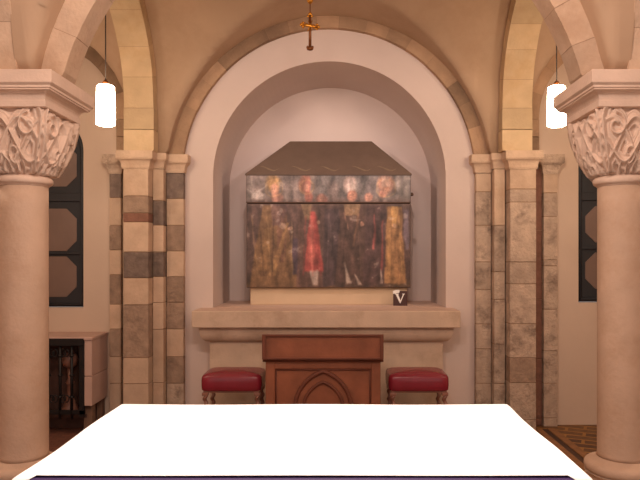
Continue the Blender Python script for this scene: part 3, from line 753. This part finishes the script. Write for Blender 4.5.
for k in range(8):
    a=PI/8+k*PI/4; d=0.05 if k%2 else 0.036
    q.tube([(xc,yc-0.004,3.365),(xc+d*math.cos(a)*ca,yc-0.004+d*math.cos(a)*sa,3.365+d*math.sin(a))],[0.006,0.0025],6)
q.sphere((xc,yc-0.006,3.365),0.016,0,14,(1,0.6,1)); q.build('rays',M['gold'],t)
q=MB(); q.tube([(xc,yc,3.46),(xc,yc,4.17)],0.004,6); q.build('rod',M['gold_dark'],t)
q=MB(); q.lathe(xc,yc,[(0.004,3.525),(0.020,3.54),(0.026,3.555),(0.014,3.572),(0.018,3.585),(0.006,3.60)],18); q.build('rod_knop',M['gold'],t)

# ------------------------------------------------------------------ near table
t=thing('altar_table','heavy stone table under the white linen cloth in the foreground','table',(-0.02,2.28,0))
q=MB(); q.box(-0.825,0.785,1.865,2.72,0.90,0.985,0,0.01); q.build('tabletop',M['altar'],t)
for xx in (-0.62,0.34):
    q=MB(); q.box(xx,xx+0.24,1.98,2.58,0,0.90,0,0.015); q.build('support',M['altar'],t)
def cloth(name,mtl,x0,x1,y0,y1,z,side,front,seed,amp,corner=False):
    """sheet lying on the table, hanging at both sides (side) and at the near edge (front)"""
    xs=np.linspace(x0-side,x1+side,150); ys=np.linspace(y0-front,y1,90); rows=[]
    for x in xs:
        row=[]
        for y in ys:
            dx=max(x0-x,x-x1,0); dy=max(y0-y,0)*(0.08+0.92*min(1,max(0,(abs(x-(x0+x1)/2)/((x1-x0)/2)-0.94)/0.05)) if corner else 1); X=min(max(x,x0),x1); Y=max(y,y0); Z=z
            def fold(d,rad=0.02):
                if d<=0: return 0,0
                a=min(d/rad,PI/2); o=rad*math.sin(a); dn=rad*(1-math.cos(a))+max(0,d-rad*PI/2)
                return o,dn
            ox,dnx=fold(dx); oy,dny=fold(dy)
            sgn=-1 if x<x0 else 1
            w=amp*math.sin(y*11+seed)+amp*0.6*math.sin(y*23+1.3*seed)
            flare=0.10*dnx
            X+=sgn*(ox+flare+w*min(1,dnx*8)) if dx>0 else 0
            X+=0.004*math.sin(y*9+seed)*(abs(x)/0.85)
            Y-=oy+0.02*dny+(amp*math.sin(x*13+seed))*min(1,dny*8) if dy>0 else 0
            Z-=max(dnx,dny) if not(dx>0 and dy>0) else math.hypot(dnx,dny)
            Z+=0.0015*math.sin(x*7+seed)*math.sin(y*5)
            row.append((X,Y,Z))
        rows.append(row)
    q=MB(); q.grid(rows,0,True); o=q.build(name,mtl,merge=False)
    md=o.modifiers.new('thick','SOLIDIFY'); md.thickness=0.002; md.offset=-1
    return o
tag(cloth('altar_frontal',M['purple'],-0.835,0.795,1.842,2.73,0.992,0.05,0.55,0.4,0.004),'purple cloth hanging at the near edge under the white linen','cloth')
tag(cloth('altar_cloth',M['cloth'],-0.858,0.828,1.852,2.735,1.000,0.22,0.05,1.7,0.010,True),'brightly lit plain white linen cloth covering the foreground table','tablecloth')

# ------------------------------------------------------------------ lights
def light(kind,name,loc,energy,color,size=0.1,target=None,**kw):
    d=bpy.data.lights.new(name,kind); d.energy=energy; d.color=color
    if kind in('POINT','SPOT'): d.shadow_soft_size=size
    for k,v in kw.items(): setattr(d,k,v)
    o=bpy.data.objects.new(name,d); COL.objects.link(o); o.location=loc
    if target is not None: o.rotation_euler=(Vector(target)-Vector(loc)).to_track_quat('-Z','Y').to_euler()
    return o
WARM=(1.0,0.76,0.52)
light('SPOT','table_spot',(0.0,2.2,3.75),330,(1,0.9,0.82),0.05,(0,2.28,1.0),spot_size=0.86,spot_blend=0.35)
light('SPOT','wall_fill_left',(-1.1,4.6,3.5),11,(1.0,0.82,0.75),0.04,(0.05,6.6,2.1),spot_size=1.75,spot_blend=0.6)  # added fill with no fixture, brightens the plaster wall face
light('SPOT','wall_fill_right',(1.15,4.6,3.5),11,(1.0,0.82,0.75),0.04,(0.0,6.6,2.1),spot_size=1.75,spot_blend=0.6)  # matching added fill for the wall face, no fixture
light('SPOT','niche_fill_left',(-0.62,5.2,3.22),37,(1.0,0.82,0.76),0.015,(0.05,7.0,2.1),spot_size=1.5,spot_blend=0.8)  # added light without a fixture, set close to brighten the niche
light('SPOT','niche_fill_right',(0.67,5.2,3.22),37,(1.0,0.82,0.76),0.015,(0.0,7.0,2.1),spot_size=1.5,spot_blend=0.8)  # its added twin on the right, also without a fixture
light('POINT','nave_fill_left',(-0.35,1.5,3.5),92,(1.0,0.83,0.73),0.12)  # unseen fill light added high up to rake the capitals
light('POINT','nave_fill_right',(0.4,1.5,3.5),92,(1.0,0.83,0.73),0.12)  # second unseen fill light added over the nave
light('POINT','aisle_fill_left',(-2.75,3.8,3.0),38,(1.0,0.8,0.62),0.12)  # unseen fill light added to brighten the left aisle
light('POINT','aisle_fill_right',(2.75,3.8,3.0),46,(1.0,0.8,0.62),0.12)  # unseen fill light added to brighten the right aisle
w=bpy.data.worlds.new('dim warm interior'); scene.world=w; w.use_nodes=True
bg=w.node_tree.nodes['Background']; bg.inputs['Color'].default_value=(1.0,0.82,0.74,1); bg.inputs['Strength'].default_value=0.85

# ------------------------------------------------------------------ camera
cd=bpy.data.cameras.new('camera'); cam=bpy.data.objects.new('camera',cd); COL.objects.link(cam)
cd.sensor_width=36; cd.lens=620/640*36; cd.shift_x=-15/640; cd.shift_y=17/640; cd.clip_start=0.05
cam.location=(0.08,0,1.65); cam.rotation_euler=(PI/2,0,0)
scene.camera=cam
scene.view_settings.view_transform='Standard'; scene.view_settings.look='None'
scene.view_settings.exposure=0.0; scene.view_settings.gamma=1.0
for o in bpy.data.objects:
    if '_w' in o: del o['_w']
